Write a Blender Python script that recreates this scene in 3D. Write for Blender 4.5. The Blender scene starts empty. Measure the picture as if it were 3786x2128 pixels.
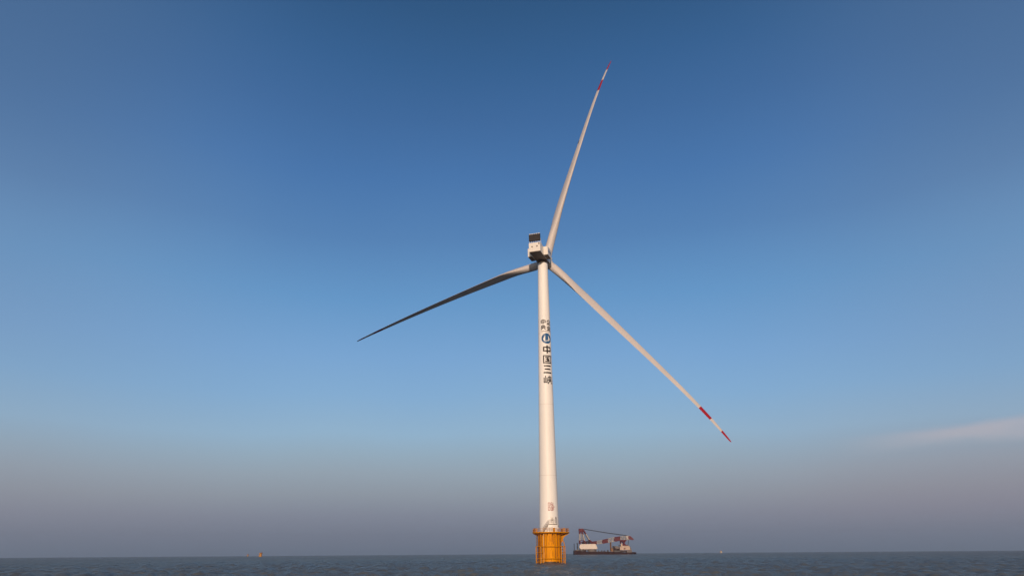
import bpy, math, random
import numpy as np
from mathutils import Vector, Matrix
random.seed(4)
R = math.radians
sc = bpy.context.scene

# ------------------------------------------------------------------ camera
cam_d = bpy.data.cameras.new("camera")
cam = bpy.data.objects.new("camera", cam_d)
sc.collection.objects.link(cam)
cam_d.sensor_width = 36.0
cam_d.lens = 36.0 * 2558.0 / 3786.0
cam_d.clip_start = 0.5
cam_d.clip_end = 60000.0
CAM = Vector((0, 0, 3.5))
cam.matrix_world = Matrix.Translation(CAM) @ Matrix.Rotation(R(90 + 20.99), 4, 'X') @ Matrix.Rotation(R(-0.41), 4, 'Z')
sc.camera = cam

# ------------------------------------------------------------------ sun and sky
SUN_EL, SUN_AZ = R(9.0), R(183.5)          # azimuth clockwise from +Y: the sun is low behind the camera
sun_dir = Vector((math.sin(SUN_AZ) * math.cos(SUN_EL), math.cos(SUN_AZ) * math.cos(SUN_EL), math.sin(SUN_EL)))
sd = bpy.data.lights.new("sun", 'SUN')
sd.energy = 3.55
sd.angle = R(0.53)
sd.color = (1.0, 0.74, 0.555)
so = bpy.data.objects.new("sun", sd)
sc.collection.objects.link(so)
so.rotation_euler = (-sun_dir).to_track_quat('-Z', 'Y').to_euler()

sc.view_settings.view_transform = 'Standard'
sc.view_settings.look = 'None'
sc.view_settings.gamma = 1
sc.view_settings.exposure = 0.0

def lin(c):
    return tuple(((v / 255) / 12.92 if v / 255 <= .04045 else ((v / 255 + .055) / 1.055) ** 2.4) for v in c)

world = bpy.data.worlds.new("World")
sc.world = world
world.use_nodes = True
NT = world.node_tree
NT.nodes.clear()

class G:
    """small helper to write node graphs"""
    def __init__(s, nt): s.nt = nt
    def n(s, t, **kw):
        nd = s.nt.nodes.new(t)
        for k, v in kw.items():
            if k == 'i':
                for a, b in v.items(): s.put(nd.inputs[a], b)
            else: setattr(nd, k, v)
        return nd
    def put(s, sock, v):
        if isinstance(v, bpy.types.NodeSocket): s.nt.links.new(v, sock)
        elif isinstance(v, bpy.types.Node): s.nt.links.new(v.outputs[0], sock)
        else: sock.default_value = v
    def m(s, op, a, b=0.0, c=0.0, clamp=False):
        nd = s.n('ShaderNodeMath', operation=op, use_clamp=clamp)
        s.put(nd.inputs[0], a); s.put(nd.inputs[1], b); s.put(nd.inputs[2], c)
        return nd.outputs[0]
    def ss(s, v, a, b, lo=0.0, hi=1.0):
        nd = s.n('ShaderNodeMapRange', interpolation_type='SMOOTHSTEP')
        s.put(nd.inputs[0], v)
        for k, x in zip((1, 2, 3, 4), (a, b, lo, hi)): nd.inputs[k].default_value = x
        return nd.outputs[0]
    def mix(s, f, a, b, mode='MIX'):
        nd = s.n('ShaderNodeMix', data_type='RGBA', blend_type=mode)
        s.put(nd.inputs[0], f); s.put(nd.inputs[6], a); s.put(nd.inputs[7], b)
        return nd.outputs[2]
    def ramp(s, f, stops):
        nd = s.n('ShaderNodeValToRGB')
        el = nd.color_ramp.elements
        while len(el) < len(stops): el.new(0.5)
        for e, (p, c) in zip(el, stops):
            e.position = p
        for e, (p, c) in zip(el, stops):
            e.color = (*c[:3], 1)
        s.put(nd.inputs[0], f)
        return nd.outputs[0]
    def noise(s, vec, scale, detail=3, rough=.5):
        nd = s.n('ShaderNodeTexNoise')
        s.put(nd.inputs['Vector'], vec)
        nd.inputs['Scale'].default_value = scale; nd.inputs['Detail'].default_value = detail
        nd.inputs['Roughness'].default_value = rough
        return nd.outputs['Fac']

g = G(NT)
tc = g.n('ShaderNodeTexCoord')
sep = g.n('ShaderNodeSeparateXYZ'); g.put(sep.inputs[0], tc.outputs['Generated'])
dx, dy, dz = sep.outputs
elev = g.m('MULTIPLY', g.m('ARCSINE', dz), 180 / math.pi)             # degrees above the horizon
azim = g.m('MULTIPLY', g.m('ARCTAN2', dx, dy), 180 / math.pi)         # degrees to the right of north
SKY = [(0.0, (112, 121, 138)), (1.2, (126, 131, 147)), (2.7, (136, 141, 156)), (4.2, (148, 157, 168)),
       (5.7, (153, 168, 181)), (7.2, (152, 176, 194)), (8.8, (149, 182, 208)), (12, (134, 175, 213)),
       (15.2, (123, 167, 212)), (20, (102, 152, 201)), (25, (86, 131, 182)), (30, (73, 118, 172)),
       (34.7, (64, 106, 157)), (39, (55, 97, 145)), (43.5, (48, 87, 130)), (60, (36, 68, 108)), (90, (28, 56, 94))]
wob = g.noise(tc.outputs['Generated'], 2.2, 2)
el3 = g.m('MAXIMUM', g.m('ADD', elev, g.m('MULTIPLY', g.m('MULTIPLY', g.m('SUBTRACT', wob, .5), 3.0), g.ss(elev, 1, 8))), 0.0)
base = g.ramp(g.m('DIVIDE', el3, 90.0), [(e / 90.0, lin(c)) for e, c in SKY])
# lower sky turns mauve to the right, greyer to the far left
low = g.m('MULTIPLY', g.ss(elev, 2, 13, 1, 0), g.ss(elev, .3, 4))
base = g.mix(g.m('MULTIPLY', g.m('MULTIPLY', low, g.ss(azim, 6, 34)), .42), base, (*lin((150, 136, 146)), 1))
base = g.mix(g.m('MULTIPLY', low, g.ss(azim, -14, -36, 0, .3)), base, (*lin((146, 140, 150)), 1))
base = g.mix(g.m('MULTIPLY', g.m('MULTIPLY', g.ss(g.m('ABSOLUTE', azim), 14, 44, 0, .38), g.ss(elev, 20, 36, 1, .3)), g.ss(elev, 4, 16)), base, (*lin((116, 138, 166)), 1))
base = g.mix(g.m('MULTIPLY', g.ss(g.m('ABSOLUTE', azim), 22, 46, 0, .5), g.ss(elev, 20, 32)), base, (*lin((76, 106, 142)), 1))
# thin streak of cirrus low on the right
mp = g.n('ShaderNodeMapping'); g.put(mp.inputs[0], tc.outputs['Generated']); mp.inputs['Scale'].default_value = (5, 5, 26)
stn = g.noise(mp.outputs[0], 1.6, 4, .55)
cel = g.m('ADD', g.m('SUBTRACT', elev, g.m('ADD', 7.55, g.m('MULTIPLY', g.m('SUBTRACT', azim, 30), .03))), g.m('MULTIPLY', g.m('SUBTRACT', stn, .5), .9))
band = g.m('MULTIPLY', g.ss(cel, -1.2, .05), g.ss(cel, .15, .75, 1, 0))
stre = g.m('MULTIPLY', g.m('MULTIPLY', band, g.ss(azim, 23.5, 35)), g.m('MULTIPLY_ADD', stn, .8, .2))
base = g.mix(g.m('MULTIPLY', stre, .95), base, (*lin((190, 182, 188)), 1))
sky = g.n('ShaderNodeTexSky')
sky.sky_type = 'NISHITA'
sky.sun_disc = False
sky.sun_elevation = SUN_EL
sky.sun_rotation = SUN_AZ
sky.dust_density = 2.0
bgA = g.n('ShaderNodeBackground'); g.put(bgA.inputs[0], sky); bgA.inputs[1].default_value = 0.06
bgB = g.n('ShaderNodeBackground'); g.put(bgB.inputs[0], base); bgB.inputs[1].default_value = 1.0
mx = g.n('ShaderNodeMixShader')
g.put(mx.inputs[0], g.ss(dy, -.55, -.05, 0.15, 1.0))
g.put(mx.inputs[1], bgA); g.put(mx.inputs[2], bgB)
wo = g.n('ShaderNodeOutputWorld'); g.put(wo.inputs[0], mx)

# ------------------------------------------------------------------ materials
def mat(name, col, rough=.5, var=.06, scale=.6, metal=0.0, streak=None, spec=.5, stretch=(1, 1, .15), amount=.5, lo=.5, hi=.75):
    m = bpy.data.materials.new(name)
    m.use_nodes = True
    q = G(m.node_tree)
    b = m.node_tree.nodes['Principled BSDF']
    t = q.n('ShaderNodeTexCoord')
    mp = q.n('ShaderNodeMapping'); q.put(mp.inputs[0], t.outputs['Object']); mp.inputs['Scale'].default_value = stretch
    nz = q.noise(mp.outputs[0], scale, 5, .6)
    dark = tuple(c * (1 - 2 * var) for c in col); light = tuple(min(1, c * (1 + var)) for c in col)
    c = q.ramp(nz, [(.3, dark), (.7, light)])
    if streak:
        n2 = q.noise(mp.outputs[0], scale * 2.7, 6, .65)
        c = q.mix(q.ss(n2, lo, hi, 0, amount), c, (*streak, 1))
    q.put(b.inputs['Base Color'], c)
    b.inputs['Roughness'].default_value = rough
    b.inputs['Metallic'].default_value = metal
    b.inputs['Specular IOR Level'].default_value = spec
    return m

M = {
 'tower': mat('tower_white_paint', (.77, .765, .75), .48, .03, .25, streak=(.66, .63, .585), amount=.35, spec=.35),
 'blade': mat('blade_grey_white', (.55, .515, .50), .5, .03, .12, stretch=(1, 1, 1), spec=.3),
 'band': mat('blade_red_paint', (.33, .008, .016), .45, .04, .3),
 'nacelle': mat('nacelle_white', (.70, .68, .64), .4, .03, .4, streak=(.6, .56, .5), amount=.25),
 'cooler': mat('cooler_dark_fins', (.022, .016, .016), .6, .1, 1.0, spec=.2),
 'dark': mat('dark_steel', (.03, .03, .032), .55, .15, .8),
 'underside': mat('collar_brown_and_shade', (.17, .115, .08), .6, .08, .5),  # brown of the yaw collar; also paints shade under nacelle and pods
 'hatch': mat('hatch_brown', (.075, .05, .036), .6, .1, .8),
 'orange': mat('orange_coating', (.68, .272, .0), .6, .09, .9, spec=.12, streak=(.24, .065, .004), amount=.75, lo=.50, hi=.70, stretch=(1, 1, .10)),
 'orange_steel': mat('orange_steelwork', (.56, .225, .001), .6, .12, .9, spec=.12, streak=(.22, .07, .012), amount=.5),
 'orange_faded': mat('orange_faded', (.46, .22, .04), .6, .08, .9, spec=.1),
 'orange_dark': mat('orange_dark_and_shade', (.17, .048, .003), .65, .2, .9, streak=(.10, .04, .015), amount=.6),  # darker orange; also paints shade into frames, pipes and deck brackets
 'growth': mat('wet_marine_growth', (.045, .035, .015), .5, .3, 1.2, stretch=(1, 1, 1)),
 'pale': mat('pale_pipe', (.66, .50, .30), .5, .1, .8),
 'glyph': mat('black_lettering', (.018, .014, .014), .5, .1, .6),
 'blue': mat('blue_emblem', (.008, .085, .23), .45, .05, .5),
 'white': mat('white_emblem', (.74, .73, .70), .45, .02, .5),
 'rednum': mat('red_numbers', (.26, .012, .010), .5, .1, .8),
 'steel': mat('galvanised_rail', (.42, .38, .34), .5, .1, .9),
 'seam': mat('seam_grey', (.50, .46, .42), .5, .1, .8),
 'hull': mat('hull_rust_brown', (.036, .017, .014), .7, .25, .12, streak=(.05, .016, .011), amount=.7, stretch=(1, 1, .5), spec=.05),
 'deckgear': mat('deck_gear', (.065, .048, .042), .7, .3, .2, spec=.1, streak=(.06, .04, .035), amount=.8, stretch=(1, 1, 1)),
 'shipwhite': mat('ship_white', (.60, .54, .49), .5, .05, .15, spec=.2),
 'shipbeige': mat('ship_beige', (.40, .29, .22), .5, .07, .15),
 'shipgrey': mat('ship_grey', (.16, .14, .135), .55, .1, .15, spec=.1),
 'cranered': mat('crane_red', (.115, .020, .024), .5, .1, .2, spec=.15),
 'cranewhite': mat('crane_white', (.33, .31, .30), .5, .06, .2),
 'cable': mat('black_cable', (.022, .024, .03), .6, .1, .2),
 'window': mat('window_dark', (.035, .04, .045), .2, .1, .3),
 'ochre': mat('ochre_post', (.20, .105, .045), .6, .12, .3, spec=.2),
}

# ------------------------------------------------------------------ mesh helper
class MB:
    def __init__(s): s.v = []; s.f = []; s.mi = []
    def add(s, vs, fs, mi=0):
        o = len(s.v); s.v += [tuple(p) for p in vs]
        s.f += [tuple(i + o for i in f) for f in fs]; s.mi += [mi] * len(fs)
        return s
    def box(s, c, d, mi=0, rz=0.0, top=1.0):
        x, y, z = (k / 2 for k in d); ca, sa = math.cos(rz), math.sin(rz); vs = []
        for k in (-1, 1):
            t = top if k > 0 else 1.0
            for i, j in ((-1, -1), (1, -1), (1, 1), (-1, 1)):
                a, b = i * x * t, j * y * t
                vs.append((c[0] + a * ca - b * sa, c[1] + a * sa + b * ca, c[2] + k * z))
        return s.add(vs, [(0, 3, 2, 1), (4, 5, 6, 7), (0, 1, 5, 4), (1, 2, 6, 5), (2, 3, 7, 6), (3, 0, 4, 7)], mi)
    def tube(s, p, q, r, mi=0, n=8, r2=None):
        p = Vector(p); q = Vector(q); d = (q - p).normalized()
        a = d.orthogonal().normalized(); b = d.cross(a); vs = []
        for c, rr in ((p, r), (q, r if r2 is None else r2)):
            for k in range(n):
                t = 2 * math.pi * k / n; vs.append(c + (a * math.cos(t) + b * math.sin(t)) * rr)
        fs = [(k, (k + 1) % n, n + (k + 1) % n, n + k) for k in range(n)] + [tuple(reversed(range(n))), tuple(range(n, 2 * n))]
        return s.add(vs, fs, mi)
    def path(s, pts, r, mi=0, n=8):
        for a, b in zip(pts[:-1], pts[1:]): s.tube(a, b, r, mi, n)
        return s
    def arc(s, c, rad, a0, a1, r, mi=0, n=24, k=8):
        pts = [(c[0] + rad * math.sin(R(a0 + (a1 - a0) * i / n)), c[1] - rad * math.cos(R(a0 + (a1 - a0) * i / n)), c[2]) for i in range(n + 1)]
        return s.sweep(pts, r, mi, k, closed=abs(a1 - a0) >= 359.9)
    def sweep(s, pts, r, mi=0, k=8, closed=False):
        P = [Vector(p) for p in pts]
        if closed: P = P[:-1]
        m = len(P); vs = []
        for i, p in enumerate(P):
            d = (P[(i + 1) % m] - P[i - 1]) if closed else (P[min(i + 1, m - 1)] - P[max(i - 1, 0)])
            d.normalize(); up = Vector((0, 0, 1)) if abs(d.z) < .9 else Vector((0, 1, 0))
            a = d.cross(up).normalized(); b = a.cross(d)
            for j in range(k):
                t = 2 * math.pi * j / k; vs.append(p + (a * math.cos(t) + b * math.sin(t)) * r)
        fs = []
        for i in range(m if closed else m - 1):
            for j in range(k):
                fs.append((i * k + j, i * k + (j + 1) % k, ((i + 1) % m) * k + (j + 1) % k, ((i + 1) % m) * k + j))
        if not closed: fs += [tuple(reversed(range(k))), tuple(range((m - 1) * k, m * k))]
        return s.add(vs, fs, mi)
    def lathe(s, prof, n=64, mi=0, caps=True, a0=0, a1=360):
        m = len(prof); vs = []; full = abs(a1 - a0) >= 359.9
        cols = n if full else n + 1
        for j in range(cols):
            t = R(a0 + (a1 - a0) * j / n)
            for r, z in prof: vs.append((r * math.sin(t), -r * math.cos(t), z))
        fs = []
        for j in range(n):
            j2 = (j + 1) % cols
            for i in range(m - 1): fs.append((j * m + i, j2 * m + i, j2 * m + i + 1, j * m + i + 1))
        if caps and full:
            fs.append(tuple(j * m for j in reversed(range(n)))); fs.append(tuple(j * m + m - 1 for j in range(n)))
        return s.add(vs, fs, mi)
    def prism(s, pts, y0, y1, mi=0):
        """outline in x-z pushed from y0 to y1"""
        n = len(pts)
        vs = [(x, y0, z) for x, z in pts] + [(x, y1, z) for x, z in pts]
        return s.add(vs, [tuple(range(n)), tuple(reversed(range(n, 2 * n)))] + [(k, n + k, n + (k + 1) % n, (k + 1) % n) for k in range(n)], mi)
    def slab(s, pts, z0, z1, mi=0):
        n = len(pts)
        vs = [(x, y, z0) for x, y in pts] + [(x, y, z1) for x, y in pts]
        return s.add(vs, [tuple(reversed(range(n))), tuple(range(n, 2 * n))] + [(k, (k + 1) % n, n + (k + 1) % n, n + k) for k in range(n)], mi)
    def build(s, name, mats, parent=None, smooth=False, loc=None):
        me = bpy.data.meshes.new(name)
        me.from_pydata(s.v, [], s.f)
        if not isinstance(mats, (list, tuple)): mats = [mats]
        for m in mats: me.materials.append(m)
        me.polygons.foreach_set('material_index', s.mi)
        import bmesh
        b = bmesh.new(); b.from_mesh(me); bmesh.ops.recalc_face_normals(b, faces=b.faces); b.to_mesh(me); b.free()
        o = bpy.data.objects.new(name, me)
        sc.collection.objects.link(o)
        if parent: o.parent = parent
        if loc: o.location = loc
        if smooth:
            me.polygons.foreach_set('use_smooth', [True] * len(me.polygons))
            if smooth != 'all':
                me.set_sharp_from_angle(angle=R(38))
        return o

def empty(name, loc, label, cat, group=None):
    o = bpy.data.objects.new(name, None)
    sc.collection.objects.link(o)
    o.location = loc
    o['label'] = label; o['category'] = cat
    if group: o['group'] = group
    return o

# ------------------------------------------------------------------ sea
def make_sea():
    front = np.radians(np.arange(-42, 42, .1)); back = np.radians(np.arange(42, 318, 3.0))
    az = np.concatenate([front, back]); nA = len(az)
    r1 = 2 * np.exp(np.arange(0, math.log(50 / 2), .03))
    r2 = 50 * np.exp(np.concatenate([np.arange(0, math.log(90 / 50), .0055), np.arange(math.log(90 / 50), math.log(700 / 50), .0032), np.arange(math.log(700 / 50), math.log(9000 / 50) + .0055, .0055)]))
    rr = np.concatenate([r1, r2]); nR = len(rr)
    A, Q = np.meshgrid(az, rr)
    X = Q * np.sin(A); Y = Q * np.cos(A)
    dA = np.where((A < R(42)), R(.1), R(3.0))
    spacing = np.maximum(np.where(Q < 50, .03, np.where((Q > 90) & (Q < 700), .0032, .0055)) * Q, dA * Q * .8)
    Z = np.zeros_like(X)
    rng = np.random.default_rng(7)
    N = 64
    lam = np.exp(rng.uniform(math.log(1.3), math.log(11), N))
    th = rng.normal(R(70), R(60), N); ph = rng.uniform(0, 2 * np.pi, N)
    warpx = 3 * np.sin(X / 61 + .4) + 2 * np.sin(Y / 43 + X / 90); warpy = 3 * np.sin(Y / 71 + 1.1 + X / 110)
    gust = 1 + .15 * np.sin(X / 140 + 1.3 + .8 * np.sin(Y / 210)) * np.sin(Y / 170 + .5)
    for l, t, p in zip(lam, th, ph):
        k = 2 * np.pi / l
        amp = .044 * l / (2 * np.pi) * min(1, (4.5 / l) ** .9)
        fade = np.clip((l / spacing - 2.2) / 2.0, 0, 1)
        s_ = np.sin(k * ((X + warpx) * np.cos(t) + (Y + warpy) * np.sin(t)) + p)
        Z += amp * fade * gust * (s_ + .22 * np.cos(2 * np.arcsin(np.clip(s_, -1, 1))))
    co = np.empty((nR * nA + 1, 3)); co[:-1, 0] = X.ravel(); co[:-1, 1] = Y.ravel(); co[:-1, 2] = Z.ravel(); co[-1] = (0, 0, -.1)
    i = np.arange(nR - 1)[:, None] * nA; j = np.arange(nA)[None, :]; j2 = (j + 1) % nA
    quads = np.stack([i + j, i + nA + j, i + nA + j2, i + j2], -1).reshape(-1, 4)
    quads = quads[:, ::-1]
    tris = np.stack([np.full(nA, nR * nA), np.arange(nA), (np.arange(nA) + 1) % nA], -1)[:, ::-1]
    me = bpy.data.meshes.new('sea')
    nf = len(quads) + len(tris)
    me.vertices.add(len(co)); me.vertices.foreach_set('co', co.ravel())
    me.loops.add(quads.size + tris.size)
    me.loops.foreach_set('vertex_index', np.concatenate([quads.ravel(), tris.ravel()]).astype(np.int32))
    me.polygons.add(nf)
    me.polygons.foreach_set('loop_start', np.concatenate([np.arange(len(quads)) * 4, quads.size + np.arange(len(tris)) * 3]).astype(np.int32))
    me.update(calc_edges=True); me.validate()
    me.polygons.foreach_set('use_smooth', [True] * len(me.polygons))
    o = bpy.data.objects.new('sea', me); sc.collection.objects.link(o)
    o['kind'] = 'structure'; o.location = (0, 0, .42)
    m = bpy.data.materials.new('sea_water'); m.use_nodes = True
    q = G(m.node_tree); b = m.node_tree.nodes['Principled BSDF']
    geo = q.n('ShaderNodeNewGeometry')
    n1 = q.noise(geo.outputs['Position'], .012, 3)
    q.put(b.inputs['Base Color'], q.mix(n1, (.100, .112, .116, 1), (.124, .135, .136, 1)))
    b.inputs['Roughness'].default_value = .6
    b.inputs['Specular IOR Level'].default_value = .0
    mp = q.n('ShaderNodeMapping'); q.put(mp.inputs[0], geo.outputs['Position']); mp.inputs['Scale'].default_value = (.7, 1.0, 1)
    n2 = q.noise(mp.outputs[0], .55, 5, .62)
    n3 = q.noise(mp.outputs[0], 2.6, 3, .6)
    bp = q.n('ShaderNodeBump'); bp.inputs['Strength'].default_value = .38; bp.inputs['Distance'].default_value = .75
    q.put(bp.inputs['Height'], q.m('ADD', n2, q.m('MULTIPLY', n3, .35)))
    q.put(b.inputs['Normal'], bp)
    mp2 = q.n('ShaderNodeMapping'); q.put(mp2.inputs[0], geo.outputs['Position']); mp2.inputs['Scale'].default_value = (.9, .22, 1)
    mp3 = q.n('ShaderNodeMapping'); q.put(mp3.inputs[0], geo.outputs['Position']); mp3.inputs['Scale'].default_value = (.75, .12, 1); mp3.inputs['Rotation'].default_value = (0, 0, R(4))
    gl = q.n('ShaderNodeBsdfGlossy'); gl.inputs['Roughness'].default_value = .12; q.put(gl.inputs['Normal'], bp)
    fr = q.n('ShaderNodeFresnel'); fr.inputs['IOR'].default_value = 1.333; q.put(fr.inputs['Normal'], bp)
    ms = q.n('ShaderNodeMixShader'); q.put(ms.inputs[0], q.m('MULTIPLY', fr, q.m('ADD', q.ss(q.noise(mp2.outputs[0], .16, 4, .6), .3, .7, .40, .58), q.ss(q.noise(mp3.outputs[0], 1.0, 3, .6), .3, .7, -.12, .14))))
    q.put(ms.inputs[1], b); q.put(ms.inputs[2], gl)
    q.put(m.node_tree.nodes['Material Output'].inputs[0], ms)
    me.materials.append(m)
make_sea()

# ------------------------------------------------------------------ turbine foundation
BX, BY = 12.117, 250.0
def foundation():
    F = empty('turbine_foundation', (BX, BY, 0), 'large orange steel foundation with ladders and railed deck under the white wind turbine', 'foundation', 'orange turbine foundations')
    c = MB(); c.lathe([(4.0, .95), (4.0, 8.9), (4.12, 8.9), (4.12, 9.15), (4.0, 9.15), (4.0, 9.9)], 72)
    for z in (3.1, 6.6): c.lathe([(4.0, z - .04), (4.025, z), (4.0, z + .04)], 72, caps=False)
    col = c.build('column', M['orange'], F, True)
    MB().lathe([(4.02, -5), (4.03, .7), (4.02, 1.02), (3.9, 1.02)], 72).build('waterline_growth', M['growth'], F, True)
    for z in (1.9, 5.65):
        b = MB().arc((0, 0, z), 4.72, 0, 360, .11, n=72)
        for k in range(18):
            t = R(20 * k + 8); b.tube((4.0 * math.sin(t), -4.0 * math.cos(t), z), (4.7 * math.sin(t), -4.7 * math.cos(t), z), .07)
        b.build('ring_beam', M['orange_steel'], F, True)
    # boat landing frames left and right
    def pos(x, rad): return (x, -math.sqrt(max(rad * rad - x * x, 0.04)))
    for xs, top in (((3.72, 4.55, 5.1), 5.9), ((-4.65, -3.35, -2.35), 5.75)):
        for x in xs:
            px, py = pos(x, 5.15)
            MB().tube((px, py, -4), (px, py, top), .15 if abs(x) > 4 else .12, n=10).build('fender_tube', M['orange_steel'], F, True)
        a, b_ = pos(xs[0], 5.15), pos(xs[-1], 5.15)
        for z in (.9, 1.9, 3.8, 5.7):
            MB().tube((*a, z), (*b_, z), .11).build('landing_crossbar', M['orange_steel'], F, True)
        for z in (1.0, 2.85, 4.75):
            cx_, cy_ = (a[0] + b_[0]) / 2, (a[1] + b_[1]) / 2 + .25
            mb = MB()
            mb.tube((cx_ - .05, cy_, z), (cx_ * .82, cy_ * .6 - 1, z), .1)
            mb.build('landing_strut', M['orange_dark'], F, True)
    # slope where the right landing meets the column
    MB().path([(5.1, -.7, 5.9), (4.75, -.6, 7.2), (4.3, -.5, 8.0)], .14).build('fender_tube', M['orange_steel'], F, True)
    # ladders (rails, rungs)
    for x, z1, wd in ((-4.42, 9.9, .5), (-3.0, 5.7, .52)):
        px, py = pos(x, 4.85); lad = MB(); ang = math.atan2(px, -py); ux, uy = math.cos(ang), math.sin(ang)
        for s_ in (-1, 1):
            lad.tube((px + ux * wd / 2 * s_, py + uy * wd / 2 * s_, -1), (px + ux * wd / 2 * s_, py + uy * wd / 2 * s_, z1), .06)
        z = -.6
        while z < z1 - .1:
            lad.tube((px - ux * wd / 2, py - uy * wd / 2, z), (px + ux * wd / 2, py + uy * wd / 2, z), .055, 1, n=6); z += .33
        lad.build('ladder', [M['orange_dark'], M['pale']], F, True)
    # vertical pipes on the column face; some dark left ones added to shade its edge
    for x, z0, z1, r, m in ((-2.15, .2, 9.7, .09, 'pale'), (-1.8, -1, 9.7, .06, 'orange_dark'), (1.62, 1.9, 9.7, .09, 'orange_dark'), (-1.25, 1.9, 9.7, .05, 'orange_dark'), (1.0, 6.4, 9.7, .10, 'orange_dark'), (2.45, -1, 9.7, .08, 'orange_dark'), (-3.55, -1, 9.7, .06, 'orange_dark'), (.25, -1, 1.9, .05, 'orange_dark'),
                            (1.95, -1, 5.6, .07, 'orange_steel'), (3.05, -2, 9.7, .13, 'orange_steel'), (3.4, -1, 8.4, .08, 'orange_dark'), (.62, 7.2, 9.7, .07, 'orange_dark'), (-3.75, 5.7, 9.7, .08, 'orange_steel'), (-3.3, 5.6, 9.7, .11, 'orange_dark'), (-3.75, -1, 5.6, .09, 'orange_dark'), (-2.75, -1, 9.7, .10, 'orange_dark'), (-3.95, -1, 9.7, .12, 'orange_dark')):
        px, py = pos(x, 4.25)
        MB().tube((px, py, z0), (px, py, z1), r, n=8).build('riser_pipe', M[m], F, True)
    # deck
    pts = []
    for k in range(32):
        t = 2 * math.pi * k / 32
        r = 5.75
        x, y = r * math.sin(t), -r * math.cos(t)
        if x > 3.2: x = min(6.85, 3.2 + (x - 3.2) * 1.45)
        pts.append((x, y))
    d = MB().slab(pts, 10.15, 10.32)
    dk = d.build('deck', M['orange_steel'], F)
    e = MB()
    for k in range(32):
        p, q = pts[k], pts[(k + 1) % 32]
        s_ = .985
        e.add([(p[0], p[1], 9.93), (q[0], q[1], 9.93), (q[0], q[1], 10.13), (p[0], p[1], 10.13), (p[0] * s_, p[1] * s_, 9.93), (q[0] * s_, q[1] * s_, 9.93), (q[0] * s_, q[1] * s_, 10.13), (p[0] * s_, p[1] * s_, 10.13)],
              [(0, 1, 2, 3), (4, 7, 6, 5), (0, 4, 5, 1), (3, 2, 6, 7)])
    e.build('deck_fascia', M['orange_steel'], dk)
    for k in range(16):
        t = 2 * math.pi * (k + .5) / 16; x, y = math.sin(t), -math.cos(t)
        ro = 5.6 if x < .6 else 5.6 + (x - .6) * 2.3
        MB().prism([(4.05, 10.12), (ro - .1, 10.12), (ro - .1, 9.70), (4.6, 9.32), (4.05, 9.20)], -.06, .06).build('deck_bracket', M['orange_dark'], F).rotation_euler = (0, 0, t - math.pi / 2)
    # big curved bracket under the right overhang
    cv = [(6.6, 9.83), (6.3, 9.52), (5.7, 9.25), (5.15, 8.9), (4.75, 8.4), (4.5, 7.8), (4.35, 7.2), (4.02, 6.9), (4.02, 9.83)]
    MB().prism(cv, -.75, -.55).build('overhang_gusset', M['orange_steel'], F)
    MB().prism(cv, .55, .75).build('overhang_gusset', M['orange_steel'], F)
    # railing
    rl = MB(); n = len(pts)
    for k in range(n):
        p, q = pts[k], pts[(k + 1) % n]; s_ = .975
        if k % 2 == 0: rl.tube((p[0] * s_, p[1] * s_, 10.30), (p[0] * s_, p[1] * s_, 11.45), .045, n=6)
        for z in (10.88, 11.43): rl.tube((p[0] * s_, p[1] * s_, z), (q[0] * s_, q[1] * s_, z), .036, n=6)
        if k % 2 == 1: rl.tube((p[0] * s_, p[1] * s_, 10.30), (p[0] * s_, p[1] * s_, 11.43), .03, n=6)
    rl.build('railing', M['orange_steel'], F, True)
    # deck equipment that is bolted down
    for x, y, w, d_, h, m in ((1.35, -4.6, .8, .6, 1.15, 'orange_steel'), (-4.5, -2.6, .35, .4, 1.0, 'orange_steel'), (-4.95, -1.6, .3, .3, 1.25, 'orange_dark'), (-5.3, -.9, .45, .5, .8, 'orange_dark'),
                              (4.1, -3.2, .7, .6, .9, 'orange_dark'), (4.9, -2.3, .45, .45, 1.15, 'orange_steel'), (5.9, -.8, .5, .6, 1.0, 'orange_dark'), (2.7, -4.5, .3, .3, .7, 'orange_dark')):
        b = MB().box((x, y, 10.32 + h / 2), (w, d_, h)); b.box((x, y, 10.32 + h + .04), (w * 1.12, d_ * 1.12, .08))
        b.build('deck_locker', M[m], F)
    fr = MB()
    for x in (-.9, -.2, .5, 1.0):
        fr.tube((x, -4.95, 10.32), (x, -4.95, 11.60), .05, n=6)
    for z in (11.00, 11.60): fr.tube((-.9, -4.95, z), (1.0, -4.95, z), .05, n=6)
    fr.build('gate_frame', M['steel'], F, True)
    return F
foundation()

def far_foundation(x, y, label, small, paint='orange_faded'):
    b = MB()
    b.lathe([(4.0, -3), (4.0, 9.3)], 20, 0); b.lathe([(5.9, 9.2), (5.9, 9.7)], 20, 0)
    for z in (1.9, 5.65): b.arc((0, 0, z), 4.8, 0, 360, .18, 0, 20, 6)
    for s_ in (-1, 1):
        for k in (3.5, 4.8): b.tube((s_ * k, -2.5, -3), (s_ * k, -2.5, 6.4), .2)
    for k in range(12):
        t = math.pi * k / 6; b.tube((5.7 * math.sin(t), 5.7 * math.cos(t), 9.7), (5.7 * math.sin(t), 5.7 * math.cos(t), 10.9), .06)
    b.arc((0, 0, 10.9), 5.7, 0, 360, .06, 0, 20, 6)
    b.box((1.6, 0, 11.2), (5.5, 5, 3), 1); b.box((-2.5, -1, 10.5), (2, 2, 1.6), 0)
    b.tube((3.2, 0, 12), (3.2, 0, 14.6), .25, 1)
    if small: b.box((-1.0, 0, 10.6), (3, 4, 1.8), 0)
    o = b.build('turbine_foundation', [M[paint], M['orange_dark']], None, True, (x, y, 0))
    o['label'] = label; o['category'] = 'foundation'; o['group'] = 'orange turbine foundations'
far_foundation(-786.5, 2300, 'bright orange bare foundation far out on the left horizon, the larger of two', False)
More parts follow.
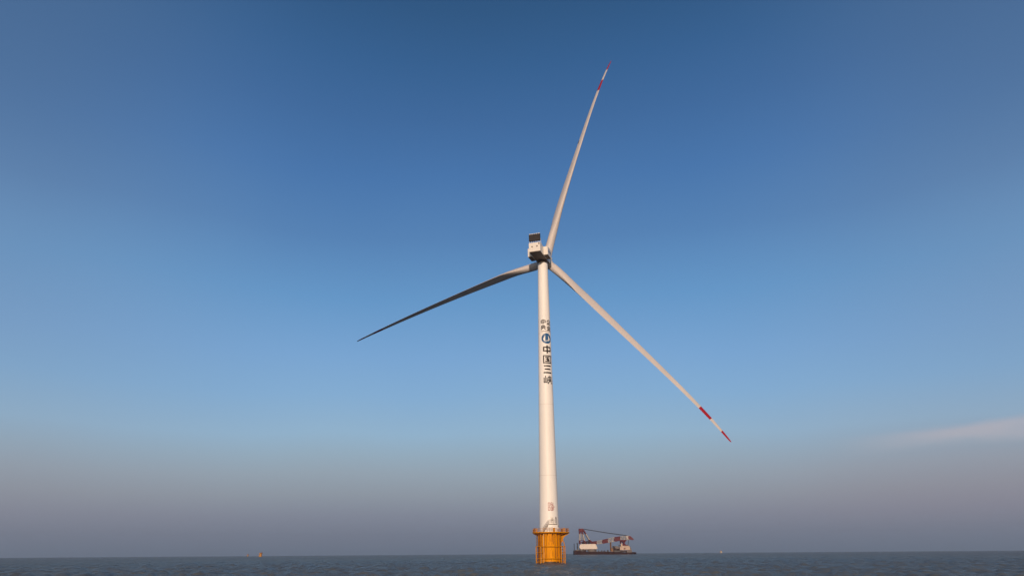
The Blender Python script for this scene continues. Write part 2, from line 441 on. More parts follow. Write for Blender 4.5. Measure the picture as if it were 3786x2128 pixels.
far_foundation(-1580, 4400, 'faint small orange foundation on the horizon, leftmost, beside the brighter one', True)
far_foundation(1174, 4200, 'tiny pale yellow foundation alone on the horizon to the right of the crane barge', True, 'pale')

# ------------------------------------------------------------------ wind turbine
TZ = 10.32
T = empty('wind_turbine', (BX, BY, TZ), 'tall white wind turbine with Chinese lettering on its tower and three long blades', 'wind turbine')
def trad(z): return 3.35 - (z - 10.1) * .01455          # z above the water
TH0 = math.atan2(-BX, -BY) - math.pi                    # direction from the tower to the quay side
BACK = math.atan2(BX, BY)                               # bearing of the tower seen from the shore
def surf(th, z, off=0.0):
    """point on the tower wall: th degrees to the right of the side facing the camera, z above water"""
    a = R(th) - 0.0
    r = trad(z) + off
    return (r * math.sin(a), -r * math.cos(a), z - TZ)
prof = [(trad(TZ) + .12, 0.02), (trad(TZ) + .12, .22), (trad(TZ), .24)]
for z in (28.86, 49.72, 53.72, 80.76):
    prof += [(trad(z), z - TZ - .08), (trad(z) + .018, z - TZ - .06), (trad(z) + .018, z - TZ + .06), (trad(z), z - TZ + .08)]
prof += [(trad(109.4), 109.42 - TZ)]
tower = MB().lathe(prof, 96).build('tower', M['tower'], T, True)
for z in (28.86, 53.72, 80.76):
    MB().lathe([(trad(z) + .021, z - TZ - .035), (trad(z) + .024, z - TZ), (trad(z) + .021, z - TZ + .035)], 96, caps=False).build('section_seam', M['seam'], tower, True)

MB().lathe([(2.02, 109.43 - TZ), (2.12, 109.55 - TZ), (2.12, 110.33 - TZ)], 64).build('yaw_collar', M['underside'], T, True)

GL = {
 'zhong': [((.06, .76), (.94, .76)), ((.06, .30), (.94, .30)), ((.10, .80), (.10, .26)), ((.90, .80), (.90, .26)), ((.5, 1), (.5, 0))],
 'guo': [((.03, .94), (.97, .94)), ((.03, .06), (.97, .06)), ((.07, .98), (.07, .02)), ((.93, .98), (.93, .02)), ((.24, .74), (.76, .74)), ((.28, .52), (.72, .52)), ((.22, .27), (.78, .27)), ((.5, .74), (.5, .27)), ((.60, .44), (.72, .33))],
 'san': [((.08, .92), (.92, .92)), ((.14, .52), (.86, .52)), ((.03, .10), (.97, .10))],
 'xia': [((.06, .76), (.06, .14)), ((.22, .98), (.22, .18)), ((.38, .76), (.38, .14)), ((.02, .18), (.42, .18)), ((.48, .82), (.98, .82)), ((.73, 1), (.73, .42)), ((.55, .72), (.61, .54)), ((.92, .72), (.85, .54)), ((.45, .44), (1.0, .44)), ((.72, .44), (.46, .02)), ((.74, .44), (1.02, .02))],
 'yang': [((.18, .82), (.82, .82)), ((.2, .86), (.2, .5)), ((.8, .86), (.8, .5)), ((.02, .48), (.98, .48)), ((.5, 1), (.5, .46)), ((.5, .48), (.06, .02)), ((.52, .48), (.96, .02))],
 'qi': [((.5, 1), (.02, .56)), ((.5, 1), (.98, .56)), ((.53, .66), (.53, .06)), ((.53, .38), (.82, .38)), ((.25, .44), (.25, .06)), ((.05, .06), (.95, .06))],
 'ye': [((.37, .96), (.37, .06)), ((.63, .96), (.63, .06)), ((.08, .72), (.22, .32)), ((.92, .72), (.78, .32)), ((.02, .06), (.98, .06))],
 '0': [((.06, .94), (.94, .94)), ((.06, .06), (.94, .06)), ((.12, 1), (.12, 0)), ((.88, 1), (.88, 0))],
 '6': [((.06, .94), (.94, .94)), ((.06, .06), (.94, .06)), ((.12, 1), (.12, 0)), ((.88, .52), (.88, 0)), ((.06, .5), (.94, .5))],
 '8': [((.06, .94), (.94, .94)), ((.06, .06), (.94, .06)), ((.12, 1), (.12, 0)), ((.88, 1), (.88, 0)), ((.06, .5), (.94, .5))],
 'L': [((.12, 1), (.12, 0)), ((.06, .06), (.98, .06))],
 'F': [((.12, 1), (.12, 0)), ((.06, .94), (.98, .94)), ((.06, .5), (.85, .5))],
}
def decal(name, parent, gl, th, z, w, h, sw, m):
    """strokes wrapped on the tower; th, z = centre of the glyph"""
    b = MB(); r = trad(z)
    for i, (p, q) in enumerate(gl):
        off = .012 + .0025 * i
        P = Vector(((p[0] - .5) * w, (p[1] - .5) * h)); Q = Vector(((q[0] - .5) * w, (q[1] - .5) * h))
        d = (Q - P); L = d.length; d /= L; nn = Vector((-d.y, d.x)) * sw / 2
        n = max(1, int(L / .15)); vs = []
        for k in range(n + 1):
            c = P + d * L * k / n
            for s_ in (-1, 1):
                u = c + nn * s_
                vs.append(surf(th + math.degrees(u.x / r), z + u.y, off))
        b.add(vs, [(2 * k, 2 * k + 2, 2 * k + 3, 2 * k + 1) for k in range(n)])
    return b.build(name, m, parent)
for gname, zc in (('zhong', 74.1), ('guo', 70.3), ('san', 66.5), ('xia', 62.6)):
    decal('lettering', tower, GL[gname], 18.5, zc, 3.35, 3.1, .56 if gname not in ('guo', 'xia') else (.45 if gname == 'guo' else .38), M['glyph'])
for gname, th, zc in (('zhong', -13, 84.95), ('yang', -13, 82.7), ('qi', 45, 84.75), ('ye', 45, 82.5)):
    decal('lettering', tower, GL[gname], th, zc, 1.95, 1.9, .35, M['glyph'])
decal('lettering', tower, [((0, .5), (1, .5))], 17, 81.15, 4.3, .4, .17, M['hatch'])

def patch(name, parent, th, z, us, top, bot, scale, off, m):
    """filled shape on the tower between two curves over u"""
    b = MB(); r = trad(z); vs = []; K = 6
    for u in us:
        for k in range(K + 1):
            v = bot(u) + (top(u) - bot(u)) * k / K
            vs.append(surf(th + math.degrees(u * scale / r), z + v * scale, off))
    fs = [(i * (K + 1) + k, (i + 1) * (K + 1) + k, (i + 1) * (K + 1) + k + 1, i * (K + 1) + k + 1) for i in range(len(us) - 1) for k in range(K)]
    return b.add(vs, fs).build(name, m, parent)
circ = lambda rad: (lambda u: math.sqrt(max(rad * rad - u * u, 0)))
disc = list(np.linspace(-1, 1, 41))
EM = patch('emblem', tower, 17, 78.35, disc, circ(1), lambda u: -circ(1)(u), 2.02, .012, M['blue'])
ch = T  # white pieces belong to the emblem
patch('emblem_sail', tower, 17, 78.35, list(np.linspace(-.66, -.29, 14)), lambda u: min(circ(.74)(u), (u + .68) * 1.7 - .08), lambda u: max(-.36, -circ(.66)(u)), 2.02, .020, M['white'])
patch('emblem_sail', tower, 17, 78.35, list(np.linspace(.29, .66, 14)), lambda u: min(circ(.74)(u), (.68 - u) * 1.7 - .08), lambda u: max(-.36, -circ(.66)(u)), 2.02, .020, M['white'])
patch('emblem_wave', tower, 17, 78.35, list(np.linspace(-.58, .58, 20)), lambda u: -.40 + .05 * math.sin(u * 9), lambda u: max(-.52 + .05 * math.sin(u * 9), -circ(.66)(u)), 2.02, .024, M['white'])
for row, zc in ((('0', '6', 'L'), 19.15), (('0', '8', 'F'), 17.72)):
    for gname, th in zip(row, (-.5, 15.5, 29.5)):
        decal('turbine_number', tower, GL[gname], th, zc,   .68, 1.2, .165, M['rednum'])

# entrance landing at the tower foot
def up(th, rad, z): return (rad * math.sin(R(th)), -rad * math.cos(R(th)), z - TZ)
ent = MB()
pl = [(-4, 3.2), (-4, 4.5), (6, 4.65), (16, 4.7), (26, 4.65), (36, 4.5), (36, 3.2)]
ent.slab([(up(a, r, 0)[0], up(a, r, 0)[1]) for a, r in pl], 12.78 - TZ, 12.96 - TZ)
landing = ent.build('entrance_landing', M['nacelle'], T)
MB().slab([(up(a, r - .12, 0)[0], up(a, r - .12, 0)[1]) for a, r in pl], 12.64 - TZ, 12.77 - TZ).build('landing_shadow_strip', M['hatch'], landing)  # dark strip that paints the shadow line beneath the landing
# flared support skirt under the landing
sk = MB(); th_ = list(range(-6, 39, 4)); vs = []
for t in th_:
    k = (t - 16) / 22
    vs += [up(16 + k * 30, 4.35, 10.36), up(t, 4.25, 12.62), up(16 + k * 30, 3.1, 10.36), up(t, 3.1, 12.62)]
n_ = len(th_)
fs = []
for i in range(n_ - 1):
    a, b = 4 * i, 4 * i + 4
    fs += [(a, b, b + 1, a + 1), (a + 2, a + 3, b + 3, b + 2), (a + 1, b + 1, b + 3, a + 3), (a, a + 2, b + 2, b)]
fs += [(0, 1, 3, 2), (4 * n_ - 4, 4 * n_ - 2, 4 * n_ - 1, 4 * n_ - 3)]
sk.add(vs, fs).build('landing_skirt', M['tower'], T)
dr = MB()
vs = [surf(a, z, .03) for z in (12.97, 15.0) for a in (6, 13, 20, 27)]
dr.add(vs, [(0, 1, 5, 4), (1, 2, 6, 5), (2, 3, 7, 6)]).build('tower_door', M['nacelle'], T)
for (p, q) in (((12, 14.2), (19, 14.7)), ((9, 14.0), (23, 14.05)), ((14, 13.8), (21, 14.3))):
    MB().add([surf(p[0], p[1], .05), surf(q[0], q[1], .05), surf(q[0], q[1] + .16, .05), surf(p[0], p[1] + .16, .05)], [(0, 1, 2, 3)]).build('door_marking', M['hatch'], T)
rail = MB()
for a in (-4, 6, 16, 26, 36): rail.tube(up(a, 4.5, 12.96), up(a, 4.5, 14.2), .035, n=6)
for z in (13.4, 13.8, 14.2):
    rail.path([up(a, 4.5, z) for a in (-4, 6, 16, 26, 36)], .03, n=6)
    rail.tube(up(36, 4.5, z), up(38, 3.3, z), .03, n=6)
rail.build('landing_railing', M['steel'], T, True)
# stairs
st = MB(); N = 11
pA = Vector(up(-5, 4.1, 12.9)); pB = Vector((-2.35, -3.75, .05))
side = Vector((.35, -.94, 0)).normalized() * .45
for s_ in (-1, 1):
    a, b = pA + side * s_, pB + side * s_
    st.tube(a, b, .09, n=6)
for k in range(N):
    p = pA.lerp(pB, (k + .5) / N); st.box(tuple(p), (.28, .86, .05), 0, math.atan2(pB.y - pA.y, pB.x - pA.x))
stairs = st.build('staircase', M['seam'], T)
hr = MB()
for s_ in (-1, 1):
    a, b = pA + side * s_, pB + side * s_
    for h in (.55, 1.1): hr.tube(a + Vector((0, 0, h)), b + Vector((0, 0, h)), .032, n=6)
    for k in range(6):
        p = a.lerp(b, k / 5); hr.tube(p, p + Vector((0, 0, 1.1)), .03, n=6)
hr.build('handrail', M['steel'], stairs, True)
lp = MB().tube(up(28, 4.58, 12.8), up(28, 4.58, 14.45), .045)
lp.tube(up(28, 4.58, 14.45), up(28, 4.58, 14.95), .17, n=12); lp.tube(up(28, 4.58, 14.95), up(28, 4.58, 15.15), .12, r2=.03)
lp.build('marker_lamp', M['hatch'], T, True)
br = MB()
for a in (34, 44): br.tube(up(a, 4.4, 12.7), up(a + 2, 3.4, 10.9), .05, n=6)
br.tube(up(36, 4.5, 12.7), up(50, 3.9, 12.1), .04, n=6)
br.build('landing_brace', M['seam'], T, True)

# --- nacelle
psi, tilt = R(18.0), R(1.5)
A_ = Vector((math.sin(psi) * math.cos(tilt), math.cos(psi) * math.cos(tilt), math.sin(tilt)))   # rotor axis, from the tail to the hub
R_ = Vector((math.cos(psi), -math.sin(psi), 0)); U_ = R_.cross(A_).normalized()
O_ = Vector((0, 0, 110.35 - TZ))
def nac(r, a, u): return O_ + R_ * r + A_ * a + U_ * u
def rbox(b, r0, r1, a0, a1, u0, u1, mi=0, bev=.0):
    n_ = [(r0, a0, u0), (r1, a0, u0), (r1, a1, u0), (r0, a1, u0), (r0, a0, u1), (r1, a0, u1), (r1, a1, u1), (r0, a1, u1)]
    return b.add([nac(*p) for p in n_], [(0, 3, 2, 1), (4, 5, 6, 7), (0, 1, 5, 4), (1, 2, 6, 5), (2, 3, 7, 6), (3, 0, 4, 7)], mi)
def bevel(o, w=.08, seg=2):
    md = o.modifiers.new('bevel', 'BEVEL'); md.width = w; md.segments = seg; md.limit_method = 'ANGLE'
nb = MB()
rbox(nb, -2.25, 2.25, -11.3, 3.2, 0, 3.65)
nacelle = nb.build('nacelle', M['nacelle'], T); bevel(nacelle, .12, 3)
ub = MB(); rbox(ub, -2.1, 2.1, -11.1, 2.9, -.06, -.005); ub.build('nacelle_underside_shade', M['underside'], nacelle)  # thin brown sheet, the shade below the white body put into its colour
for s_ in (-1, 1):
    b = MB(); lo_, hi_ = sorted((s_ * 2.255, s_ * (3.95 if s_ > 0 else 4.05)))
    rbox(b, lo_, hi_, -6.75, -1.7, .02, 3.42)
    sb = b.build('side_pod', M['nacelle'], nacelle); bevel(sb, .1, 3)
    u2 = MB(); rbox(u2, lo_ + .1, hi_ - .1, -6.6, -1.85, -.03, .014); u2.build('pod_underside_shade', M['underside'], sb)  # same painted shade below each pod
mk = MB()
for k, (a0, u0, u1) in enumerate(((-5.6, 1.2, 2.4), (-4.9, 1.4, 2.3), (-4.2, 1.1, 2.4), (-3.4, 1.3, 2.2), (-2.7, 1.2, 2.4))):
    rbox(mk, 3.962, 3.975, a0, a0 + .35, u0, u1); rbox(mk, 3.962, 3.978, a0 + .1, a0 + .55, u0 + .3, u0 + .55)
mk.build('pod_marking', M['blue'], nacelle)
for r0, u0, w, h in ((-1.2, 1.75, .52, .46), (.75, 1.8, .52, .46), (1.6, 2.75, .42, .58)):
    b = MB(); rbox(b, r0, r0 + w, -11.36, -11.305, u0, u0 + h); b.build('rear_hatch', M['hatch'], nacelle)
# roof line between tail and pods: raised fairing
fb = MB()
rbox(fb, -2.0, 2.0, -11.0, -6.9, 3.655, 3.72); fb.build('roof_panel', M['nacelle'], nacelle)
# cooler standing on the tail
cool = MB()
for k in range(5):
    c0 = -2.2 + k * .89
    rbox(cool, c0, c0 + .84, -11.05, -10.35, 4.5, 7.25)
cooler = cool.build('roof_cooler', M['cooler'], nacelle)
fins = MB()
for k in range(26):
    c0 = -2.18 + k * .1706
    rbox(fins, c0, c0 + .06, -11.13, -11.055, 4.54, 7.2)
fins.build('cooler_fins', M['dark'], cooler)
cp = MB()
for k in range(5):
    c0 = -2.2 + k * .89
    rbox(cp, c0 + .12, c0 + .72, -10.95, -10.45, 7.26, 7.5)
cp.build('cooler_cap', M['white'], cooler)
lg = MB()
for k in range(6):
    c0 = -2.2 + k * .855
    lg.tube(nac(c0 + .08, -10.7, 3.65), nac(c0 + .08, -10.7, 4.51), .07, n=6)
    lg.tube(nac(c0 + .08, -8.6, 3.7), nac(c0 + .08, -10.3, 5.6), .05, n=6)
lg.build('cooler_legs', M['nacelle'], cooler)
# generator ring, hub
def axial(prof_, n=40):
    b = MB(); m = len(prof_); vs = []
    for j in range(n):
        t = 2 * math.pi * j / n
        for r, a in prof_: vs.append(nac(r * math.cos(t), a, 1.75 + r * math.sin(t)))
    fs = [(j * m + i, ((j + 1) % n) * m + i, ((j + 1) % n) * m + i + 1, j * m + i + 1) for j in range(n) for i in range(m - 1)]
    fs += [tuple(j * m for j in range(n)), tuple(j * m + m - 1 for j in reversed(range(n)))]
    return b.add(vs, fs)
axial([(2.15, -1.6), (2.35, -1.4), (2.35, 3.3), (2.0, 3.5)]).build('generator_housing', M['nacelle'], nacelle, True)
hub = axial([(1.9, 3.52), (2.2, 3.7), (2.45, 4.6), (2.45, 6.6), (2.2, 7.6), (1.5, 8.5), (.5, 8.9)]).build('rotor_hub', M['nacelle'], T, True)

# --- blades
HUB = nac(0, 5.6, 1.75)
RB = 96.5
SS = [0, .02, .045, .07, .1, .135, .17, .2, .24, .28, .33, .38, .44, .5, .56, .62, .68, .74, .79, .8389, .8391, .86, .8952, .8954, .91, .935, .9510, .9512, .965, .98, .99, .996, 1.0]
def lerp_tab(s, tab):
    xs, ys = zip(*tab); return float(np.interp(s, xs, ys))
CH = [(0, 3.3), (.05, 3.3), (.1, 3.9), (.2, 5.0), (.28, 4.6), (.4, 3.8), (.5, 3.2), (.7, 2.3), (.85, 1.65), (.93, 1.25), (.97, 1.0), (.985, .85), (.995, .6), (1, .22)]
TK = [(0, 1), (.04, 1), (.1, .72), (.2, .42), (.3, .33), (.45, .27), (.7, .22), (1, .18)]
TW = [(0, 20), (.15, 18), (.3, 9), (.5, 4), (1, 0)]
def smooth(x): return x * x * (3 - 2 * x)
def blade(az, cone, pitch, sweep, mark, tws=1.0, flat=.35):
    er = (U_ * math.cos(az) + R_ * math.sin(az)); et = (R_ * math.cos(az) - U_ * math.sin(az))
    b = MB(); K = 28; rings = []
    for s in SS:
        c = lerp_tab(s, CH); tk = lerp_tab(s, TK); w = smooth(min(1, max(0, (s - .03) / .17)))   # circle -> aerofoil
        d = R(pitch + tws * lerp_tab(s, TW)); cd = A_ * math.cos(d) + et * math.sin(d); nd = et * math.cos(d) - A_ * math.sin(d)
        P = HUB + er * (RB * math.cos(cone) * (s if s > 0 else .019)) + A_ * (RB * math.sin(cone) * (.4 * s + .6 * s * s)) + et * (sweep * (1 - (2 * s - 1) ** 4))
        ring = []
        for k in range(K):
            t = 2 * math.pi * k / K; x = .5 * (1 + math.cos(t))          # 0 = leading edge
            yt = 5 * tk * (.2969 * math.sqrt(x) - .126 * x - .3516 * x * x + .2843 * x ** 3 - .1015 * x ** 4)
            camber = .015 * 4 * x * (1 - x) + flat * yt
            sg = 1 if t <= math.pi else -1
            fx, fy = (.32 - x) * c, (sg * yt + camber) * c
            gx, gy = -.5 * math.cos(t) * 3.3, .5 * math.sin(t) * 3.3
            ring.append(P + cd * (gx * (1 - w) + fx * w) + nd * (gy * (1 - w) + fy * w))
        rings.append(ring)
    vs = [p for r_ in rings for p in r_]; m = len(SS)
    for i in range(m - 1):
        mid = (SS[i] + SS[i + 1]) / 2
        mi = 1 if (.839 < mid < .8953 or mid > .9511) else 0
        o = len(b.v)
        b.f += [(i * K + k, i * K + (k + 1) % K, (i + 1) * K + (k + 1) % K, (i + 1) * K + k) for k in range(K)]; b.mi += [mi] * K
    b.v = [tuple(p) for p in vs]
    b.f += [tuple(reversed(range(K))), tuple(range((m - 1) * K, m * K))]; b.mi += [0, 1]
    o = b.build('blade', [M['blade'], M['band']], T, 'all')
    o_me = o.data
    if mark:
        s = .575; c = lerp_tab(s, CH); d = R(pitch + tws * lerp_tab(s, TW)); cd = A_ * math.cos(d) + et * math.sin(d)
        P = HUB + er * (RB * math.cos(cone) * s) + A_ * (RB * math.sin(cone) * (.4 * s + .6 * s * s)) + et * (sweep * (1 - (2 * s - 1) ** 4)) - cd * c * .55
        MB().tube(P - er * .7, P + er * .7, .28, n=8, r2=.2).build('edge_marking', M['dark'], o, True)
    # root collar
    P0 = HUB + er * 1.75; MB().tube(P0, P0 + er * .55, 1.82, n=32).build('root_collar', M['nacelle'], o, True)
    return o
blade(R(19.048), R(1.731), 129, -1.7, True, .3, -.35)
blade(R(-101.901), R(9.137), -7, 0, False, .0, .85)
blade(R(-220.485), R(3.955), -45, -1.6, False)

# ------------------------------------------------------------------ crane barge
V = empty('crane_barge', (161.7, 2000, 0), 'long dark floating crane barge with lowered red and white boom, right of the turbine', 'crane ship')
def vx(cx): return (cx - 335) * .0907
def vz(cy): return (1020 - cy) * .0848
def P3(cx, cy, y): return Vector((vx(cx), y, vz(cy)))
hb = MB().slab([(0, -16), (150, -16), (160, -13), (168, -4), (168, 4), (160, 13), (150, 16), (0, 16)], -3, vz(975))
hb.prism([(0, vz(975)), (0, vz(895)), (8, vz(900)), (30, vz(930)), (104, vz(938)), (118, vz(940)), (150, vz(965)), (160, vz(950)), (165, vz(955)), (166.5, vz(975))], -15.6, 15.6)
hull = hb.build('hull', M['hull'], V)
# spud posts at the stern
for cx, c0, w in ((345, 690, 1.0), (440, 668, 1.35)):
    MB().tube(P3(cx, 905, -10), P3(cx, c0, -10), w, n=10).build('mooring_post', M['cable'], V, True)
MB().prism([(vx(425), vz(905)), (vx(425), vz(860)), (vx(455), vz(845)), (vx(480), vz(875)), (vx(480), vz(905))], -12, -6).build('winch', M['dark'], V)
for cx, w, h, m in ((380, 4, 3.2, 'deckgear'), (410, 3, 4.5, 'shipgrey'), (505, 5, 5, 'deckgear'), (560, 6, 4, 'dark'), (610, 4, 5.5, 'deckgear'), (665, 5, 4, 'hull'), (1060, 4, 2.2, 'dark'), (1150, 5, 2, 'deckgear'), (1230, 6, 1.6, 'hull')):
    b = MB().box((vx(cx), -12, vz(930) + h / 2), (w, 5, h)); b.box((vx(cx) + .4, -12, vz(930) + h + .5), (w * .5, 3, 1.0))
    b.build('deck_gear', M[m], V)
# rotating crane house
ped = MB().tube(P3(870, 945, 0), P3(870, 862, 0), 11.5, n=28)
ped.build('crane_pedestal', M['shipgrey'], V, True)
for cx, w in ((770, 1.6), (985, 2.4)):
    MB().box((vx(cx), -13, vz(900)), (w, 2, vz(862) - vz(938))).build('pedestal_post', M['dark'], V)
MB().prism([(vx(530), vz(900)), (vx(530), vz(862)), (vx(745), vz(862)), (vx(745), vz(885))], -14, 10).build('deck_cabin', M['shipgrey'], V)
ch_pts = [(490, 800), (510, 735), (540, 703), (960, 700), (990, 712), (1010, 760), (1035, 835), (1020, 858), (540, 860), (505, 840)]
house = MB().prism([(vx(a), vz(b)) for a, b in ch_pts], -13.5, 11).build('crane_house', M['shipwhite'], V); bevel(house, 1.2, 3)
# A frame with red and white bands
def banded(name, p, q, r, bands, lattice=None):
    """tube from p to q cut in coloured lengths; bands = [(t0, t1, 0 red / 1 white)]"""
    b = MB(); p = Vector(p); q = Vector(q)
    for t0, t1, mi in bands: b.tube(p.lerp(q, t0), p.lerp(q, t1), r, mi, 10)
    return b.build(name, [M['cranered'], M['cranewhite']], V, True)
bn = [(0, .23, 0), (.23, .66, 1), (.66, 1, 0)]
for y in (-9, 9):
    banded('frame_leg', P3(522, 700, y), P3(535, 245, y * .55), 1.8, bn)
    banded('frame_leg', P3(680, 700, y), P3(598, 270, y * .55), 1.9, bn)
    banded('frame_stay', P3(870, 690, y), P3(640, 270, y * .55), 1.8, [(0, .27, 0), (.27, .68, 1), (.68, 1, 0)])
fx = MB()
for cy, mi in ((590, 0), (500, 1), (405, 1), (330, 0)):
    t = (700 - cy) / 455
    a, b_ = 522 + 13 * t, 680 - 82 * t
    yy = 9 * (1 - .45 * t)
    for y in (-yy, yy): fx.tube(P3(a, cy, y), P3(b_, cy, y), .6, mi, 6)
    fx.tube(P3(a, cy, -yy), P3(a, cy, yy), .5, mi, 6); fx.tube(P3(b_, cy, -yy), P3(b_, cy, yy), .5, mi, 6)
for (a, b_, c, d, mi) in ((524, 680, 665, 600, 0), (664, 590, 528, 500, 1), (528, 500, 625, 405, 1), (625, 405, 532, 330, 0)):
    for y in (-7, 7): fx.tube(P3(a, b_, y), P3(c, d, y), .45, mi, 6)
fx.build('frame_bracing', [M['cranered'], M['cranewhite']], V, True)
MB().prism([(vx(505), vz(322)), (vx(508), vz(238)), (vx(640), vz(236)), (vx(662), vz(280)), (vx(655), vz(322))], -6, 6).build('frame_head', M['cranered'], V)
for cx, h in ((600, 60), (640, 75), (720, 85), (770, 95), (800, 70)):
    MB().box((vx(cx), -3, vz(700) + h * .0424), (3.0, 8, h * .0848)).build('winch_drum', M['hull'], house)
# boom: four chords and lattice, red and white lengths
top = [(850, 600), (880, 640), (1030, 625), (1200, 592), (1370, 552), (1560, 512), (1740, 490), (1980, 470), (2010, 462)]
bot = [(850, 690), (930, 696), (1030, 700), (1200, 688), (1370, 658), (1560, 630), (1740, 600), (1980, 578), (2010, 585)]
colr = [0, 0, 1, 0, 1, 0, 1, 1]
bm = MB()
for i in range(len(top) - 1):
    mi = colr[i]; n = max(1, round((top[i + 1][0] - top[i][0]) / 55))
    for k in range(n):
        f0, f1 = k / n, (k + 1) / n
        L = lambda a, b, f: (a[0] + (b[0] - a[0]) * f, a[1] + (b[1] - a[1]) * f)
        t0, t1, b0, b1 = L(top[i], top[i + 1], f0), L(top[i], top[i + 1], f1), L(bot[i], bot[i + 1], f0), L(bot[i], bot[i + 1], f1)
        for y in (-5, 5):
            bm.tube(P3(*t0, y), P3(*t1, y), .95, mi, 6); bm.tube(P3(*b0, y), P3(*b1, y), .95, mi, 6)
            bm.tube(P3(*t0, y), P3(*b0, y), .5, mi, 6)
            bm.tube(P3(*(t0 if k % 2 else b0), y), P3(*(b1 if k % 2 else t1), y), .5, mi, 6)
        bm.tube(P3(*t0, -5), P3(*t0, 5), .45, mi, 6); bm.tube(P3(*b0, -5), P3(*b0, 5), .45, mi, 6)
        bm.tube(P3(*t0, -5), P3(*t1, 5), .4, mi, 6); bm.tube(P3(*b0, 5), P3(*b1, -5), .4, mi, 6)
boom = bm.build('boom', [M['cranered'], M['cranewhite']], V, True)
for i in (1, 3, 5):
    (a, b_), (c, d) = top[i], top[i + 1]; (e, f), (h, j) = bot[i], bot[i + 1]
    MB().prism([(vx(e) + .3, vz(f) + .9), (vx(h) - .3, vz(j) + .9), (vx(c) - .3, vz(d) - .9), (vx(a) + .3, vz(b_) - .9)], -3.2, 3.2).build('boom_walkway', M['cranered'], boom)
MB().prism([(vx(1972), vz(585)), (vx(1935), vz(462)), (vx(1990), vz(458)), (vx(2050), vz(480)), (vx(2115), vz(545)), (vx(2140), vz(575)), (vx(2125), vz(592)), (vx(2040), vz(580))], -5.5, 5.5).build('boom_head', M['cranered'], V)
MB().prism([(vx(1915), vz(560)), (vx(1915), vz(480)), (vx(1968), vz(468)), (vx(1978), vz(570))], -6, 6).build('boom_head_plate', M['cranewhite'], V)
# pendant lines from the frame head to the boom head
for y in (-4, -1.3, 1.3, 4):
    pts = [P3(660 + (1945 - 660) * k / 12, 250 + (458 - 250) * k / 12 + 8 * math.sin(math.pi * k / 12) + (y * 1.2), y) for k in range(13)]
    MB().sweep(pts, .34, 0, 6).build('pendant_line', M['cable'], V, True)
bl = MB()
for k in range(17):
    f = .07 + k * .055; p = P3(660 + 1285 * f, 250 + 208 * f + 8 * math.sin(math.pi * f), 0)
    bl.box(tuple(p), (2.2, 9, 1.5 + .9 * f))
bl.build('line_spreaders', M['cable'], V)
MB().tube(P3(1990, 585, 0), P3(1962, 752, 0), .75, n=6).build('hoist_line', M['cable'], V, True)
MB().box(tuple(P3(1960, 760, 0)), (3, 3, 3.5)).build('hook_block', M['dark'], V)
# boom rest
for y in (-6, 6):
    MB().tube(P3(1440, 930, y), P3(1447, 655, y), 1.35, n=8).build('boom_rest_post', M['ochre'], V, True)
MB().prism([(vx(1435), vz(935)), (vx(1440), vz(815)), (vx(1475), vz(815)), (vx(1500), vz(935))], -12, -7).build('ochre_cabinet', M['ochre'], V)
rr_ = MB()
for y in (-6, 6):
    for (a, b_, c, d) in ((1750, 590, 1900, 760), (1905, 590, 1790, 760), (1745, 600, 1745, 700), (1745, 600, 1915, 600), (1800, 752, 1930, 752), (1835, 600, 1850, 752)):
        rr_.tube(P3(a, b_, y), P3(c, d, y), 1.25, 0, 6)
rr_.tube(P3(1745, 600, -6), P3(1745, 600, 6), .9, 0, 6); rr_.tube(P3(1930, 752, -6), P3(1930, 752, 6), .9, 0, 6)
rr_.build('boom_cradle', M['cranered'], V, True)
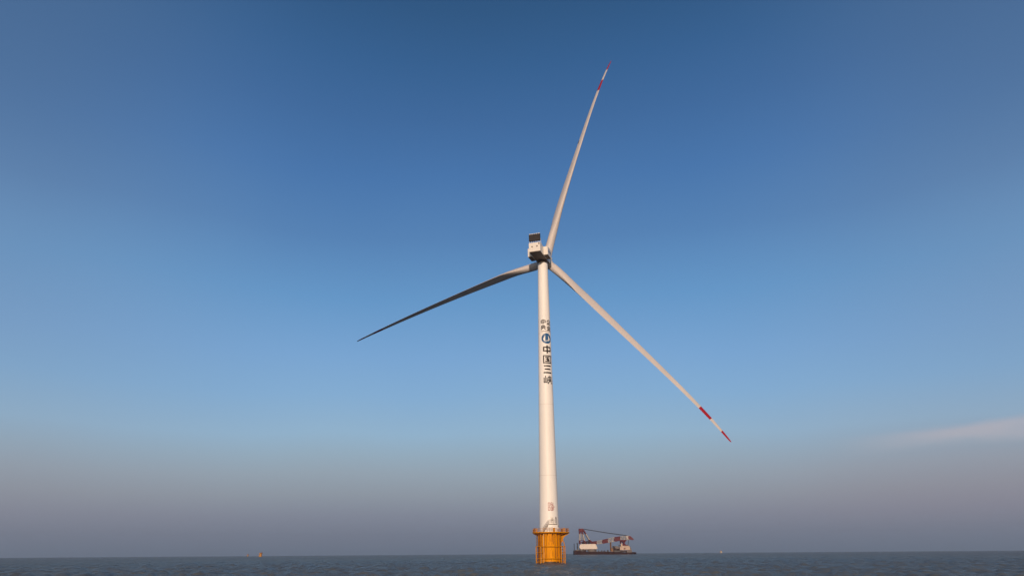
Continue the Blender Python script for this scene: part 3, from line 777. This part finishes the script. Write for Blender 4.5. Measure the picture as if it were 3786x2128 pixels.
# deckhouse on the right
dh = MB().prism([(vx(1690), vz(895)), (vx(1690), vz(800)), (vx(1735), vz(760)), (vx(1975), vz(765)), (vx(1990), vz(800)), (vx(2000), vz(890))], -14, 8).build('deckhouse', M['shipbeige'], V); bevel(dh, .6, 2)
MB().box((vx(1830), -14.15, vz(850)), (4.5, .2, 3.0)).build('red_emblem', M['cranered'], dh)
for k in range(7):
    MB().box((vx(1720) + k * 3.4, -14.1, vz(795)), (1.3, .2, 1.1)).build('window', M['window'], dh)
MB().prism([(vx(1990), vz(785)), (vx(2012), vz(800)), (vx(2060), vz(960)), (vx(1900), vz(965)), (vx(1900), vz(905)), (vx(2000), vz(893))], -12, 6).build('sloping_ramp', M['shipgrey'], V)
MB().prism([(vx(1740), vz(760)), (vx(1745), vz(690)), (vx(1775), vz(690)), (vx(1790), vz(760))], -8, -3).build('ventilation_mast', M['shipbeige'], V)
MB().prism([(vx(1660), vz(770)), (vx(1690), vz(722)), (vx(1735), vz(740)), (vx(1735), vz(770))], -9, -2).build('exhaust_stack', M['dark'], V)
for (a, b_, c, d, m, y) in ((1490, 765, 1560, 940, 'deckgear', -6), (1560, 770, 1690, 930, 'shipgrey', -2), (1520, 830, 1600, 940, 'hull', -9), (1600, 850, 1690, 945, 'hull', -10), (1690, 897, 1900, 945, 'deckgear', -11), (1500, 900, 1700, 950, 'dark', -12)):
    MB().prism([(vx(a), vz(d)), (vx(a) + .6, vz(b_)), (vx(c) - 1.4, vz(b_) - .4), (vx(c), vz(d))], y - 2.5, y + 4).build('machinery_block', M[m], V)
MB().tube(P3(1335, 940, -12), P3(1335, 885, -12), 2.2, n=10).build('bollard', M['dark'], V, True)
mr = MB()
for k in range(41):
    x = 2 + k * 4; mr.tube((x, -15.4, vz(935)), (x, -15.4, vz(935) + 1.4), .12, n=4) if 40 < x < 100 else None
mr.tube((40, -15.4, vz(935) + 1.4), (100, -15.4, vz(935) + 1.4), .12, n=4)
mr.build('bulwark_rail', M['shipgrey'], hull)

# ------------------------------------------------------------------ sea haze
hz = MB().box((0, 0, 114.0), (18600, 18600, 234.0))
hm = bpy.data.materials.new('haze_air'); hm.use_nodes = True
hm.node_tree.nodes.clear()
q = G(hm.node_tree)
pv = q.n('ShaderNodeVolumePrincipled')
pv.inputs['Color'].default_value = (.88, .87, .86, 1); pv.inputs['Density'].default_value = .000065; pv.inputs['Anisotropy'].default_value = .55
ho = q.n('ShaderNodeOutputMaterial'); q.nt.links.new(pv.outputs[0], ho.inputs['Volume'])
haze = hz.build('haze', hm); haze['kind'] = 'stuff'
